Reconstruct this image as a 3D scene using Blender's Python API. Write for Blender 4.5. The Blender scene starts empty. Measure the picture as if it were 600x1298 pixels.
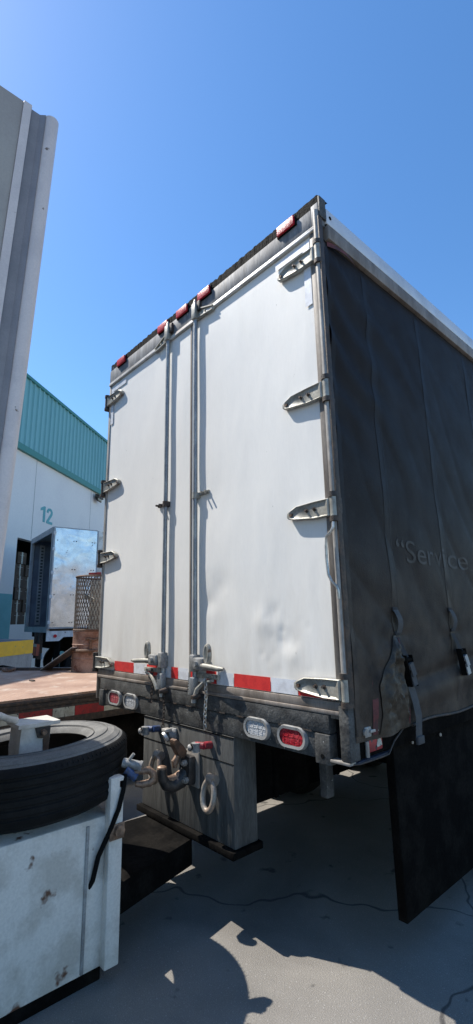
import bpy, bmesh, math, random
from mathutils import Vector, Matrix, noise
random.seed(7)
R = math.radians
S = bpy.context.scene
COL = S.collection

# ------------------------------------------------------------------ camera
CAM_POS = Vector((1.4029, -1.9840, 0.4152))
YAW, PITCH, ROLL, FPX = 0.83334, 0.22204, -0.01748, 602.04
cd = bpy.data.cameras.new("camera")
cam = bpy.data.objects.new("camera", cd); COL.objects.link(cam)
fw = Vector((-math.sin(YAW)*math.cos(PITCH), math.cos(YAW)*math.cos(PITCH), math.sin(PITCH)))
rt = Vector((math.cos(YAW), math.sin(YAW), 0)); up = rt.cross(fw)
r2 = math.cos(ROLL)*rt + math.sin(ROLL)*up; u2 = -math.sin(ROLL)*rt + math.cos(ROLL)*up
M = Matrix((r2, u2, -fw)).transposed().to_4x4(); M.translation = CAM_POS
cam.matrix_world = M
cd.sensor_fit = 'VERTICAL'; cd.sensor_height = 24.0; cd.lens = 24.0*FPX/1298.0
cd.clip_start = 0.02; cd.clip_end = 3000
S.camera = cam

# ------------------------------------------------------------------ sky, sun, exposure
SUN_DIR = Vector((-2.0, -1.0, 3.2)).normalized()          # towards the sun
ELEV = math.asin(SUN_DIR.z)
wld = bpy.data.worlds.new("World"); S.world = wld; wld.use_nodes = True
nt = wld.node_tree
sky = nt.nodes.new("ShaderNodeTexSky"); sky.sky_type = 'NISHITA'; sky.sun_disc = False
sky.sun_elevation = ELEV; sky.sun_rotation = math.atan2(SUN_DIR.x, SUN_DIR.y)
sky.air_density = 1.0; sky.dust_density = 0.3; sky.ozone_density = 2.5; sky.altitude = 0
bg = nt.nodes["Background"]; bg.inputs[1].default_value = 0.15
hsv = nt.nodes.new("ShaderNodeHueSaturation"); hsv.inputs['Saturation'].default_value = 1.22; hsv.inputs['Value'].default_value = 1.12
nt.links.new(sky.outputs[0], hsv.inputs['Color']); nt.links.new(hsv.outputs[0], bg.inputs[0])
sl = bpy.data.lights.new("sun", 'SUN'); sl.energy = 4.9; sl.angle = R(0.53); sl.color = (1.0, 0.95, 0.87)
sun = bpy.data.objects.new("sun", sl); COL.objects.link(sun)
sun.rotation_euler = SUN_DIR.to_track_quat('Z', 'Y').to_euler()
S.view_settings.view_transform = 'Standard'; S.view_settings.look = 'None'
S.view_settings.exposure = 0.48; S.view_settings.gamma = 1.0; S.view_settings.use_curve_mapping = False

# ------------------------------------------------------------------ materials
def mat(name, c, rough=.6, metal=0., c2=None, scale=6., thr=(.45, .6), stretch=(1, 1, 1), detail=6.,
        chip=None, chip_scale=30., chip_thr=(.62, .66), bump=0., bump_scale=60., grain=.12, rough2=None,
        grad=None, spec=.5, coat=0.):
    """procedural material: base colour, second weathering colour by noise, sharp chips, fine grain, bump.
    grad=(z0, z1, colour): dirt that builds up towards z0 (object space)."""
    m = bpy.data.materials.new(name); m.use_nodes = True
    n = m.node_tree.nodes; l = m.node_tree.links; b = n["Principled BSDF"]
    tc = n.new("ShaderNodeTexCoord"); mp = n.new("ShaderNodeMapping"); mp.inputs['Scale'].default_value = stretch
    l.new(tc.outputs['Object'], mp.inputs['Vector'])
    def nz(sc, det=detail, ro=.6):
        x = n.new("ShaderNodeTexNoise"); x.inputs['Scale'].default_value = sc; x.inputs['Detail'].default_value = det
        x.inputs['Roughness'].default_value = ro; l.new(mp.outputs[0], x.inputs['Vector']); return x
    def rng(src, a, bb):
        x = n.new("ShaderNodeMapRange"); x.inputs[1].default_value = a; x.inputs[2].default_value = bb
        l.new(src, x.inputs[0]); return x.outputs[0]
    def mix(f, a, bb, mode='MIX'):
        x = n.new("ShaderNodeMix"); x.data_type = 'RGBA'; x.blend_type = mode
        if isinstance(f, float): x.inputs[0].default_value = f
        else: l.new(f, x.inputs[0])
        for i, v in ((6, a), (7, bb)):
            if isinstance(v, tuple): x.inputs[i].default_value = (*v, 1)
            else: l.new(v, x.inputs[i])
        return x.outputs[2]
    col = c
    fac = None
    if c2:
        fac = rng(nz(scale).outputs[0], *thr); col = mix(fac, c, c2)
    if grad:
        sx = n.new("ShaderNodeSeparateXYZ"); l.new(tc.outputs['Object'], sx.inputs[0])
        g = rng(sx.outputs[2], grad[1], grad[0])
        mm = n.new("ShaderNodeMath"); mm.operation = 'MULTIPLY'; l.new(g, mm.inputs[0])
        l.new(rng(nz(scale*1.7).outputs[0], .3, .7), mm.inputs[1])
        col = mix(mm.outputs[0], col, grad[2])
    if chip:
        f2 = rng(nz(chip_scale, 4., .55).outputs[0], *chip_thr); col = mix(f2, col, chip)
    if grain:
        g = rng(nz(bump_scale*2.1, 3.).outputs[0], .3, .7)
        x = n.new("ShaderNodeMapRange"); x.inputs[3].default_value = 1-grain; x.inputs[4].default_value = 1+grain; l.new(g, x.inputs[0])
        cmb = n.new("ShaderNodeCombineColor")
        for i in range(3): l.new(x.outputs[0], cmb.inputs[i])
        col = mix(1.0, col, cmb.outputs[0], 'MULTIPLY')
    if isinstance(col, tuple): b.inputs['Base Color'].default_value = (*col, 1)
    else: l.new(col, b.inputs['Base Color'])
    b.inputs['Metallic'].default_value = metal; b.inputs['Roughness'].default_value = rough
    b.inputs['Specular IOR Level'].default_value = spec
    if coat: b.inputs['Coat Weight'].default_value = coat
    rr = n.new("ShaderNodeMapRange"); rr.inputs[3].default_value = max(.05, rough-.12); rr.inputs[4].default_value = min(1, (rough2 or rough)+.12)
    l.new(nz(scale*2.3).outputs[0], rr.inputs[0]); l.new(rr.outputs[0], b.inputs['Roughness'])
    if bump:
        bp = n.new("ShaderNodeBump"); bp.inputs['Strength'].default_value = bump; bp.inputs['Distance'].default_value = .01
        l.new(nz(bump_scale, 5.).outputs[0], bp.inputs['Height']); l.new(bp.outputs[0], b.inputs['Normal'])
    return m

WHITE = mat('white door skin', (.84, .825, .785), .55, c2=(.80, .785, .745), scale=1.6, stretch=(2.2, 1, .5), thr=(.4, .75),
            chip=(.30, .29, .26), chip_scale=22, chip_thr=(.735, .76), spec=.25, bump=.06, bump_scale=14, grain=.02, grad=(1.2, 2.0, (.60, .56, .50)))
ALU = mat('weathered aluminium', (.36, .345, .32), .55, .3, c2=(.25, .225, .20), scale=9, stretch=(1, 1, .35), bump=.12, bump_scale=40, grain=.15)
ALU_BROWN = mat('brown stained aluminium', (.26, .225, .195), .6, .15, c2=(.17, .14, .115), scale=7, stretch=(1, 1, .25), bump=.12, grain=.15)
LIGHT_ALU = mat('pale aluminium', (.62, .60, .57), .45, .35, c2=(.45, .42, .38), scale=8, bump=.08, grain=.08)
GALV = mat('galvanised header', (.13, .134, .142), .65, .0, c2=(.23, .235, .243), scale=5, stretch=(3, 1, .5), chip=(.48, .48, .48), chip_scale=18, chip_thr=(.66, .76), bump=.15, bump_scale=30, grain=.2)
ROD = mat('galvanised rod steel', (.25, .27, .29), .5, .5, c2=(.36, .38, .38), scale=20, stretch=(1, 1, .4), bump=.2, bump_scale=90, grain=.25)
HINGE = mat('dull zinc steel', (.40, .39, .345), .5, .3, c2=(.24, .23, .20), scale=14, thr=(.4, .65), chip=(.15, .09, .06), chip_scale=22, chip_thr=(.62, .70), bump=.15, bump_scale=50, grain=.12)
DARKST = mat('dark rusty steel', (.055, .047, .042), .65, .3, c2=(.10, .072, .055), scale=25, bump=.3, bump_scale=90, grain=.25)
BLACK = mat('worn black paint', (.045, .045, .044), .6, c2=(.11, .11, .105), scale=9, thr=(.42, .68), chip=(.38, .37, .35), chip_scale=42, chip_thr=(.70, .735), bump=.4, bump_scale=45, grain=.35, spec=.3)
PLATE = mat('scuffed black plate', (.050, .050, .048), .65, c2=(.115, .115, .109), scale=10, thr=(.36, .74), stretch=(2.5, 1, .22), chip=(.36, .36, .35), chip_scale=60, chip_thr=(.74, .78), bump=.25, bump_scale=40, grain=.3)
GASKET = mat('torn black rubber', (.007, .007, .007), .8, bump=.5, bump_scale=60, spec=.08)
VINYL = mat('black curtain vinyl', (.0165, .0125, .0110), .55, c2=(.022, .018, .0165), scale=2.5, thr=(.4, .7), bump=.35, bump_scale=130, grain=.2, chip=(.030, .027, .024), chip_scale=11, chip_thr=(.60, .80),
            grad=(1.0, 2.25, (.115, .088, .066)), spec=.12)
SEAM = mat('welded vinyl strip', (.021, .018, .0175), .5, grad=(1.0, 2.25, (.120, .093, .072)), bump=.2, bump_scale=120, spec=.14)
PRINT = mat('faded print', (.034, .028, .024), .6, c2=(.019, .0150, .013), scale=9, thr=(.35, .6), grain=.25)
WEB = mat('grey webbing', (.055, .058, .062), .8, bump=.5, bump_scale=200, c2=(.075, .075, .075), scale=12)
BLACKWEB = mat('black webbing', (.014, .014, .016), .75, bump=.4, bump_scale=200)
ZINC = mat('bright zinc', (.55, .54, .50), .35, .7, c2=(.35, .33, .3), scale=30, bump=.1)
REDTAPE = mat('red reflective tape', (.66, .040, .036), .45, c2=(.56, .03, .03), scale=20, bump=.12, bump_scale=160, grain=.12)
WHITETAPE = mat('white reflective tape', (.74, .76, .80), .35, c2=(.62, .63, .66), scale=14, bump=.1, bump_scale=160, grain=.06)
DIRTYTAPE = mat('dirty white tape', (.50, .50, .42), .5, c2=(.34, .33, .27), scale=14, bump=.1, chip=(.05, .05, .05), chip_scale=30, chip_thr=(.62, .66))
DIRTYRED = mat('dirty red tape', (.36, .03, .03), .5, c2=(.22, .03, .03), scale=14, bump=.1, chip=(.04, .04, .04), chip_scale=30, chip_thr=(.62, .66))
REDLENS = mat('red lamp lens', (.50, .012, .025), .38, bump=.35, bump_scale=120, grain=.15, spec=.35)
DULLRED = mat('dull red lamp lens', (.36, .016, .026), .35, c2=(.46, .05, .06), scale=30, bump=.8, bump_scale=75, grain=.25, spec=.4)
CLEARLENS = mat('clear lamp lens', (.52, .53, .54), .15, bump=.8, bump_scale=75, grain=.25)
PALERED = mat('faded red lamp lens', (.42, .08, .10), .25, c2=(.5, .16, .16), scale=25, bump=.25, bump_scale=120)
GROMMET = mat('grey rubber grommet', (.30, .30, .29), .55, c2=(.22, .21, .2), scale=20, bump=.1)
RAIL_W = mat('pale top rail', (.66, .67, .69), .4, .25, c2=(.56, .57, .59), scale=3, bump=.03, grain=.04)
CHASSIS = mat('chassis black', (.0045, .0042, .004), .85, c2=(.010, .009, .008), scale=6, bump=.3, bump_scale=30, grain=.3, spec=.05)
RUBBER = mat('tyre rubber', (.0105, .0105, .0108), .7, c2=(.018, .0176, .0172), scale=9, thr=(.4, .7), bump=.3, bump_scale=90, grain=.2, spec=.14)
RUBSIDE = mat('dusty sidewall rubber', (.135, .133, .127), .75, c2=(.185, .182, .172), scale=7, bump=.2, bump_scale=70, grain=.16, spec=.3)
RUSTPAINT = mat('rusty white paint', (.68, .64, .58), .55, c2=(.52, .48, .42), scale=5, chip=(.13, .06, .035), chip_scale=6, chip_thr=(.615, .66), bump=.2, bump_scale=40, grain=.08)
HOOKST = mat('forged black steel', (.035, .034, .034), .45, .35, c2=(.07, .06, .055), scale=18, chip=(.35, .24, .17), chip_scale=14, chip_thr=(.66, .72), bump=.25, bump_scale=60)
WORN = mat('worn rusty steel', (.31, .20, .135), .5, .3, c2=(.12, .075, .05), scale=22, thr=(.42, .62), bump=.25, bump_scale=60, grain=.15)
RINGST = mat('grey worn ring steel', (.26, .25, .23), .5, .3, c2=(.36, .26, .19), scale=9, thr=(.45, .65), bump=.2, bump_scale=60, grain=.15)
BROWNRUST = mat('brown rust', (.10, .060, .038), .7, c2=(.18, .10, .062), scale=30, bump=.3, bump_scale=90)
GLADBLUE = mat('blue coupling paint', (.03, .065, .17), .5, c2=(.04, .05, .08), scale=40, bump=.15)
GLADRED = mat('red coupling paint', (.38, .035, .05), .5, c2=(.2, .03, .035), scale=40, bump=.15)
CASTALU = mat('cast aluminium', (.32, .32, .315), .55, .25, c2=(.17, .168, .16), scale=30, thr=(.4, .65), chip=(.09, .06, .045), chip_scale=24, chip_thr=(.64, .72), bump=.25)
ASPHALT = mat('pale yard concrete', (.20, .186, .165), .9, c2=(.27, .25, .222), scale=1.3, thr=(.35, .7), chip=(.40, .39, .37), chip_scale=120, chip_thr=(.62, .7), bump=.7, bump_scale=140, grain=.3)
CONC = mat('grey concrete', (.36, .36, .345), .85, c2=(.27, .27, .26), scale=2.5, stretch=(1, 1, .4), bump=.3, bump_scale=30, grain=.15)
DARKCONC = mat('dark ramp steel', (.10, .11, .125), .6, c2=(.14, .15, .16), scale=3, bump=.2, bump_scale=30)
YELLOW = mat('yellow paint', (.86, .50, .02), .6, c2=(.78, .45, .03), scale=6, chip=(.3, .27, .2), chip_scale=14, chip_thr=(.66, .72), bump=.15, grain=.1)
DECK = mat('rust pink deck plate', (.42, .275, .195), .7, c2=(.28, .165, .11), scale=2.2, thr=(.35, .65), chip=(.50, .41, .33), chip_scale=5, chip_thr=(.55, .75), grain=.12)
WALLW = mat('white warehouse wall', (.78, .75, .71), .8, c2=(.74, .71, .68), scale=.5, bump=.05, bump_scale=6, grain=.03)
TEAL = mat('teal ribbed cladding', (.19, .43, .45), .5, c2=(.17, .40, .42), scale=.6, stretch=(1, 1, .3), grain=.04)
TEALD = mat('dark teal flashing', (.05, .22, .19), .5, grain=.05)
TEALP = mat('teal paint', (.14, .40, .42), .7, c2=(.12, .36, .38), scale=2, grain=.05)
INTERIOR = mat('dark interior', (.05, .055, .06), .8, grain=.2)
CARD = mat('brown cardboard', (.10, .065, .042), .85, c2=(.075, .05, .034), scale=4, grain=.1)
T2ALU = mat('mill aluminium frame', (.34, .36, .39), .5, .3, c2=(.26, .28, .3), scale=3, bump=.1, grain=.15)
T2DARK = mat('trailer lining', (.12, .15, .20), .6, c2=(.09, .11, .15), scale=2, grain=.15)
WHITEP = mat('plain white paint', (.62, .63, .64), .5, c2=(.5, .5, .5), scale=6, chip=(.2, .15, .12), chip_scale=14, chip_thr=(.68, .72))
RUSTDRUM = mat('rusted drum steel', (.20, .105, .072), .75, c2=(.36, .24, .19), scale=6, thr=(.4, .62), chip=(.14, .06, .04), chip_scale=10, chip_thr=(.6, .68), bump=.3, bump_scale=40, grain=.2)
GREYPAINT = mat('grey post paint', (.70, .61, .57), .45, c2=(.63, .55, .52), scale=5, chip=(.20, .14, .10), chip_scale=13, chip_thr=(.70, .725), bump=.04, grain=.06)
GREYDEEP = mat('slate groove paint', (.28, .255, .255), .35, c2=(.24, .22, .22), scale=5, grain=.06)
ORANGE = mat('faded orange red paint', (.42, .10, .05), .6, c2=(.32, .08, .05), scale=6)
TRIM = mat('brown grey trim', (.19, .17, .15), .6, .1, c2=(.12, .10, .085), scale=7, stretch=(1, 1, .25), bump=.12, grain=.15)
MESHST = mat('grey brown mesh steel', (.11, .095, .08), .65, .2, c2=(.16, .11, .08), scale=20)
BEIGE = mat('beige trailer panel', (.40, .36, .32), .6, c2=(.35, .31, .28), scale=3, bump=.05, grain=.06)

# polished door of the far trailer: metal with buckled reflections
MIRROR = mat('polished dented aluminium', (.62, .63, .65), .22, .9, c2=(.52, .53, .55), scale=4, chip=(.25, .25, .26), chip_scale=9, chip_thr=(.70, .73), grain=.05)
def _mirror_bump():
    n = MIRROR.node_tree.nodes; l = MIRROR.node_tree.links; b = n["Principled BSDF"]
    tc = n.new("ShaderNodeTexCoord"); x = n.new("ShaderNodeTexNoise"); x.inputs['Scale'].default_value = 1.6
    x.inputs['Detail'].default_value = 1.5; x.inputs['Distortion'].default_value = 1.2
    l.new(tc.outputs['Object'], x.inputs['Vector'])
    bp = n.new("ShaderNodeBump"); bp.inputs['Strength'].default_value = .16; bp.inputs['Distance'].default_value = .08
    l.new(x.outputs[0], bp.inputs['Height']); l.new(bp.outputs[0], b.inputs['Normal'])
_mirror_bump()
# diamond tread relief on the flatbed deck
def _deck_bump():
    n = DECK.node_tree.nodes; l = DECK.node_tree.links; b = n["Principled BSDF"]
    tc = n.new("ShaderNodeTexCoord"); v = n.new("ShaderNodeTexVoronoi"); v.inputs['Scale'].default_value = 28
    v.inputs['Randomness'].default_value = .12
    l.new(tc.outputs['Object'], v.inputs['Vector'])
    r_ = n.new("ShaderNodeMapRange"); r_.inputs[1].default_value = .15; r_.inputs[2].default_value = .45; r_.inputs[3].default_value = 1; r_.inputs[4].default_value = 0
    l.new(v.outputs['Distance'], r_.inputs[0])
    bp = n.new("ShaderNodeBump"); bp.inputs['Strength'].default_value = .8; bp.inputs['Distance'].default_value = .006
    l.new(r_.outputs[0], bp.inputs['Height']); l.new(bp.outputs[0], b.inputs['Normal'])
_deck_bump()

def _ground_detail():
    n = ASPHALT.node_tree.nodes; l = ASPHALT.node_tree.links; b = n["Principled BSDF"]
    src = b.inputs['Base Color'].links[0].from_socket
    tc = n.new("ShaderNodeTexCoord")
    def mixd(fac, col):
        global _src
        x = n.new("ShaderNodeMix"); x.data_type = 'RGBA'; l.new(fac, x.inputs[0]); l.new(_src, x.inputs[6]); x.inputs[7].default_value = (*col, 1); _src = x.outputs[2]
    global _src
    _src = src
    def mr(o, a, bb, hi=1.0):
        x = n.new("ShaderNodeMapRange"); x.inputs[1].default_value = a; x.inputs[2].default_value = bb; x.inputs[4].default_value = hi; l.new(o, x.inputs[0]); return x.outputs[0]
    st = n.new("ShaderNodeTexNoise"); st.inputs['Scale'].default_value = .9; st.inputs['Detail'].default_value = 7; st.inputs['Distortion'].default_value = .6
    l.new(tc.outputs['Object'], st.inputs['Vector']); mixd(mr(st.outputs[0], .5, .68, .7), (.11, .10, .09))
    sp = n.new("ShaderNodeTexNoise"); sp.inputs['Scale'].default_value = 7; sp.inputs['Detail'].default_value = 3
    l.new(tc.outputs['Object'], sp.inputs['Vector']); mixd(mr(sp.outputs[0], .66, .72, .8), (.05, .047, .043))
    wv = n.new("ShaderNodeTexNoise"); wv.inputs['Scale'].default_value = 2.5; l.new(tc.outputs['Object'], wv.inputs['Vector'])
    ad = n.new("ShaderNodeVectorMath"); ad.operation = 'MULTIPLY_ADD'; ad.inputs[1].default_value = (.5, .5, 0); l.new(wv.outputs['Color'], ad.inputs[0]); l.new(tc.outputs['Object'], ad.inputs[2])
    vo = n.new("ShaderNodeTexVoronoi"); vo.feature = 'DISTANCE_TO_EDGE'; vo.inputs['Scale'].default_value = .55; l.new(ad.outputs[0], vo.inputs['Vector'])
    mixd(mr(vo.outputs['Distance'], .006, .002, .85), (.05, .047, .045))
    gr = n.new("ShaderNodeTexVoronoi"); gr.inputs['Scale'].default_value = 90; l.new(tc.outputs['Object'], gr.inputs['Vector'])
    mixd(mr(gr.outputs['Distance'], .16, .10, .6), (.42, .40, .36))
    l.new(_src, b.inputs['Base Color'])
_ground_detail()

# ------------------------------------------------------------------ mesh helpers
class MB:
    def __init__(s): s.v = []; s.f = []
    def add(s, vs, fs):
        o = len(s.v); s.v += [Vector(q) for q in vs]; s.f += [tuple(i+o for i in f) for f in fs]; return s
    def box(s, x0, x1, y0, y1, z0, z1, c=.0):
        if c <= 0:
            vs = [(x, y, z) for z in (z0, z1) for y in (y0, y1) for x in (x0, x1)]
            return s.add(vs, [(0, 2, 3, 1), (4, 5, 7, 6), (0, 1, 5, 4), (2, 6, 7, 3), (0, 4, 6, 2), (1, 3, 7, 5)])
        bm = bmesh.new(); bmesh.ops.create_cube(bm, size=1)
        for v in bm.verts: v.co = Vector(((x0+x1)/2+v.co.x*(x1-x0), (y0+y1)/2+v.co.y*(y1-y0), (z0+z1)/2+v.co.z*(z1-z0)))
        bmesh.ops.bevel(bm, geom=bm.edges[:], offset=c, segments=2, affect='EDGES', profile=.5)
        return s._bm(bm)
    def _bm(s, bm, mt=None):
        bm.verts.ensure_lookup_table(); bm.verts.index_update()
        vs = [(mt @ v.co if mt else v.co.copy()) for v in bm.verts]; fs = [[v.index for v in f.verts] for f in bm.faces]
        bm.free(); return s.add(vs, fs)
    def tube(s, pts, r, n=8, cap=True, closed=False):
        pts = [Vector(q) for q in pts]; k = len(pts); rs = r if isinstance(r, (list, tuple)) else [r]*k
        rings = []; prev = None
        for i in range(k):
            if closed: t = (pts[(i+1) % k]-pts[i-1]).normalized()
            else: t = (pts[min(i+1, k-1)]-pts[max(i-1, 0)]).normalized()
            if prev is None:
                a = Vector((0, 0, 1)) if abs(t.z) < .9 else Vector((1, 0, 0)); u = t.cross(a).normalized()
            else:
                u = (prev-t*prev.dot(t)).normalized()
            prev = u; w = t.cross(u)
            rings.append([pts[i]+rs[i]*(math.cos(2*math.pi*j/n)*u+math.sin(2*math.pi*j/n)*w) for j in range(n)])
        vs = [q for ring in rings for q in ring]; fs = []
        for i in range(k if closed else k-1):
            a, b = i*n, ((i+1) % k)*n
            for j in range(n): fs.append((a+j, a+(j+1) % n, b+(j+1) % n, b+j))
        if cap and not closed: fs += [tuple(range(n))[::-1], tuple((k-1)*n+j for j in range(n))]
        return s.add(vs, fs)
    def cyl(s, a, b, r, n=16, r2=None): return s.tube([a, b], [r, r if r2 is None else r2], n)
    def prism(s, pts, vec):          # planar polygon pushed along vec
        k = len(pts); vec = Vector(vec); p = [Vector(q) for q in pts]
        return s.add(p+[q+vec for q in p], [tuple(range(k))[::-1], tuple(range(k, 2*k))]+[(i, (i+1) % k, k+(i+1) % k, k+i) for i in range(k)])
    def bar(s, a, b, w, h, upv=(0, 0, 1)):
        a, b = Vector(a), Vector(b); t = (b-a).normalized(); sd = t.cross(Vector(upv)).normalized(); u = sd.cross(t)
        q = [a-sd*w/2-u*h/2, a+sd*w/2-u*h/2, a+sd*w/2+u*h/2, a-sd*w/2+u*h/2]
        return s.prism(q, b-a)
    def grid(s, f, nu, nv):
        vs = [f(i/nu, j/nv) for j in range(nv+1) for i in range(nu+1)]
        return s.add(vs, [(j*(nu+1)+i, j*(nu+1)+i+1, (j+1)*(nu+1)+i+1, (j+1)*(nu+1)+i) for j in range(nv) for i in range(nu)])
    def lathe(s, prof, n=48, closed=True):   # prof (r, z) about z
        k = len(prof); vs = [(r*math.cos(2*math.pi*j/n), r*math.sin(2*math.pi*j/n), z) for j in range(n) for r, z in prof]
        fs = []
        for j in range(n):
            a, b = j*k, ((j+1) % n)*k
            for i in range(k if closed else k-1): fs.append((a+i, b+i, b+(i+1) % k, a+(i+1) % k))
        return s.add(vs, fs)
    def xf(s, mt, start=0):
        for i in range(start, len(s.v)): s.v[i] = mt @ s.v[i]
        return s
WO = {}                                       # origin of each object in its thing's space
def mesh_of(name, mb, m, smooth):
    me = bpy.data.meshes.new(name); me.from_pydata([tuple(q) for q in mb.v], [], mb.f); me.materials.append(m)
    bm = bmesh.new(); bm.from_mesh(me); bmesh.ops.recalc_face_normals(bm, faces=bm.faces)
    if smooth:
        for e in bm.edges:
            if len(e.link_faces) == 2 and e.calc_face_angle(0) > R(38): e.smooth = False
        for f in bm.faces: f.smooth = True
    bm.to_mesh(me); bm.free(); return me
def thing(name, label, cat, loc, group=None, rotz=0, origin=None):
    o = bpy.data.objects.new(name, None); COL.objects.link(o); o.location = loc; o.rotation_euler = (0, 0, rotz)
    o.empty_display_size = .2
    o['label'] = label; o['category'] = cat
    if group: o['group'] = group
    WO[o.name] = Vector(loc) if origin is None else Vector(origin); return o
def part(name, mb, m, parent, at=None, smooth=True, label=None):
    """mb in the thing's coordinates (world for unrotated things); with `at`, mb is local to the point `at`."""
    org = WO[parent.name]
    if at is None:
        me = mesh_of(name, MB().add([q-org for q in mb.v], mb.f), m, smooth); loc = Vector((0, 0, 0)); w = org
    else:
        me = mesh_of(name, mb, m, smooth); loc = Vector(at)-org; w = Vector(at)
    o = bpy.data.objects.new(name, me); COL.objects.link(o); o.parent = parent; o.location = loc; WO[o.name] = w
    if label: o['label'] = label
    return o
def single(name, mb, m, label, cat, loc, group=None, smooth=True, kind=None):
    me = mesh_of(name, MB().add([q-Vector(loc) for q in mb.v], mb.f), m, smooth)
    o = bpy.data.objects.new(name, me); COL.objects.link(o); o.location = loc; WO[o.name] = Vector(loc)
    if kind: o['kind'] = kind
    else: o['label'] = label; o['category'] = cat
    if group: o['group'] = group
    return o
def dup(o, parent, at, sx=1):
    c = o.copy(); COL.objects.link(c); c.parent = parent; c.location = Vector(at)-WO[parent.name]; WO[c.name] = Vector(at)
    for ch in list(o.children):
        d = ch.copy(); COL.objects.link(d); d.parent = c; WO[d.name] = Vector(at)
    return c
def nz(x, y, z): return noise.noise(Vector((x, y, z)))
def oval(cx, cz, hw, hh, y, n=20):            # stadium outline in the xz plane
    pts = []
    for i in range(n):
        a = 2*math.pi*(i+.5)/n; c, s_ = math.cos(a), math.sin(a)
        pts.append((cx+math.copysign(hw-hh, c)+hh*c, y, cz+hh*s_))
    return pts
GZ = -1.25

# ------------------------------------------------------------------ ground
g = MB(); g.grid(lambda u, v: ((u-.5)*1600, (v-.5)*1600, GZ), 8, 8)
single('ground', g, ASPHALT, None, None, (0, 0, GZ), kind='structure', smooth=False)

# ================================================================== THE MAIN TRAILER
TR = thing('box_trailer', 'white rear doors and black curtain side of the big nearest trailer', 'trailer', (-1.295, 0, GZ))
W_ = 2.59; ZT = 2.825

def door_y(x, z):                             # gentle buckles and a scatter of dents
    y = .006*nz(x*1.3, 7, z*.8)+.0030*nz(x*4, 3, z*1.6)+.0007*nz(x*16, 5, z*5)
    for (dx, dz, r, a) in DENTS:
        d2 = ((x-dx)**2+(z-dz)**2)/(r*r)
        if d2 < 6: y += a*math.exp(-d2)
    return y
rd = random.Random(3); DENTS = []
for i in range(26): DENTS.append((-.42+rd.gauss(0, .09), .32+rd.gauss(0, .09), rd.uniform(.008, .02), rd.uniform(.001, .003)))
for i in range(12): DENTS.append((-1.0+rd.gauss(0, .08), .55+rd.gauss(0, .12), rd.uniform(.010, .025), rd.uniform(-.0015, .0015)))
for i in range(26): DENTS.append((rd.uniform(-2.5, -.1), rd.uniform(.1, 2.4), rd.uniform(.008, .03), rd.uniform(-.0008, .0010)))
DENTS += [(-.95, .62, .10, .006), (-.57, .40, .07, -.007), (-.50, .44, .05, .005), (-.40, .30, .06, .006), (-.36, .22, .05, -.005), (-1.06, .52, .06, .006), (-1.08, 1.2, .2, .004), (-.8, .95, .25, -.004)]
def door(x0, x1):
    def f(u, v):
        x = x0+(x1-x0)*u; z = .022+(2.660-.022)*v
        e = min(1, min(u, 1-u)*14, min(v, 1-v)*14); return (x, door_y(x, z)*e, z)
    mb = MB().grid(f, 72, 150)
    mb.box(x0, x1, .012, .05, .022, 2.66)
    return part('door', mb, WHITE, TR)
dl = door(-2.558, -1.272); dr = door(-1.256, -.078)
part('door_gasket', MB().box(-1.271, -1.257, -.006, .02, .022, 2.66), ALU_BROWN, dr)
part('edge_trim', MB().box(-.077, -.042, -.010, .03, .02, 2.665, .004), TRIM, dr)
part('edge_trim', MB().box(-2.590, -2.559, -.010, .03, .02, 2.665, .004), ALU, dl)
# lower edge rails and reflective strips
for d, xa, xb in ((dl, -2.558, -1.272), (dr, -1.256, -.042)):
    mb = MB().box(xa, xb, -.014, .03, -.020, .020, .003); mb.box(xa, xb, -.022, .03, -.042, -.021, .004)
    part('bottom_rail', mb, ALU_BROWN, d)
def tape(d, x0, x1, m, z0=.026, z1=.100):
    mb = MB().grid(lambda u, v: (x0+(x1-x0)*u, -.0075+.0008*nz(x0*9+u*9, v*3, 1), z0+(z1-z0)*v), 8, 2)
    part('reflective_tape', mb, m, d)
for x0, x1, m in ((-2.29, -1.985, REDTAPE), (-1.98, -1.80, WHITETAPE), (-1.795, -1.65, REDTAPE), (-1.645, -1.48, WHITETAPE), (-1.475, -1.395, REDTAPE), (-1.39, -1.275, WHITETAPE)): tape(dl, x0, x1, m)
for x0, x1, m in ((-1.25, -1.20, REDTAPE), (-1.195, -1.09, WHITETAPE), (-1.085, -.985, REDTAPE), (-.98, -.825, WHITETAPE), (-.82, -.52, REDTAPE), (-.515, -.325, WHITETAPE), (-.32, -.085, REDTAPE)): tape(dr, x0, x1, m)
for d, q in ((dr, ((-.36, -.083, 2.585, 2.635), (-.135, -.083, 2.20, 2.584))), (dl, ((-2.552, -2.27, 2.585, 2.635), (-2.552, -2.50, 2.25, 2.584)))):
    for a, b, c0, c1 in q: tape(d, a, b, WHITETAPE, c0, c1)

# header, lip, torn roof strip
hd = part('header', MB().box(-2.59, -.055, -.012, .06, 2.697, 2.826, .004).box(-.054, -.001, -.012, .05, 2.70, 2.845, .004), GALV, TR)
mb = MB().box(-2.588, -.03, -.022, .05, 2.664, 2.680, .003); mb.box(-2.588, -.03, -.018, .05, 2.681, 2.696, .003)
part('header_lip', mb, LIGHT_ALU, hd)
mb = MB(); N = 200
top = [2.892+.012*(i/N)+.012*nz(i*.35, 1, 0)+.007*nz(i*1.3, 4, 0) for i in range(N+1)]
for i in range(N):
    xa, xb = -2.588+2.582*i/N, -2.588+2.582*(i+1)/N
    ya = -.004+.004*nz(i*.4, 2, 2)
    mb.add([(xa, ya, 2.80), (xb, ya, 2.80), (xb, ya, top[i+1]), (xa, ya, top[i]), (xa, .10, top[i]+.006), (xb, .10, top[i+1]+.006)], [(0, 1, 2, 3), (3, 2, 5, 4)])
part('roof_strip', mb, GASKET, TR)
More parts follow.
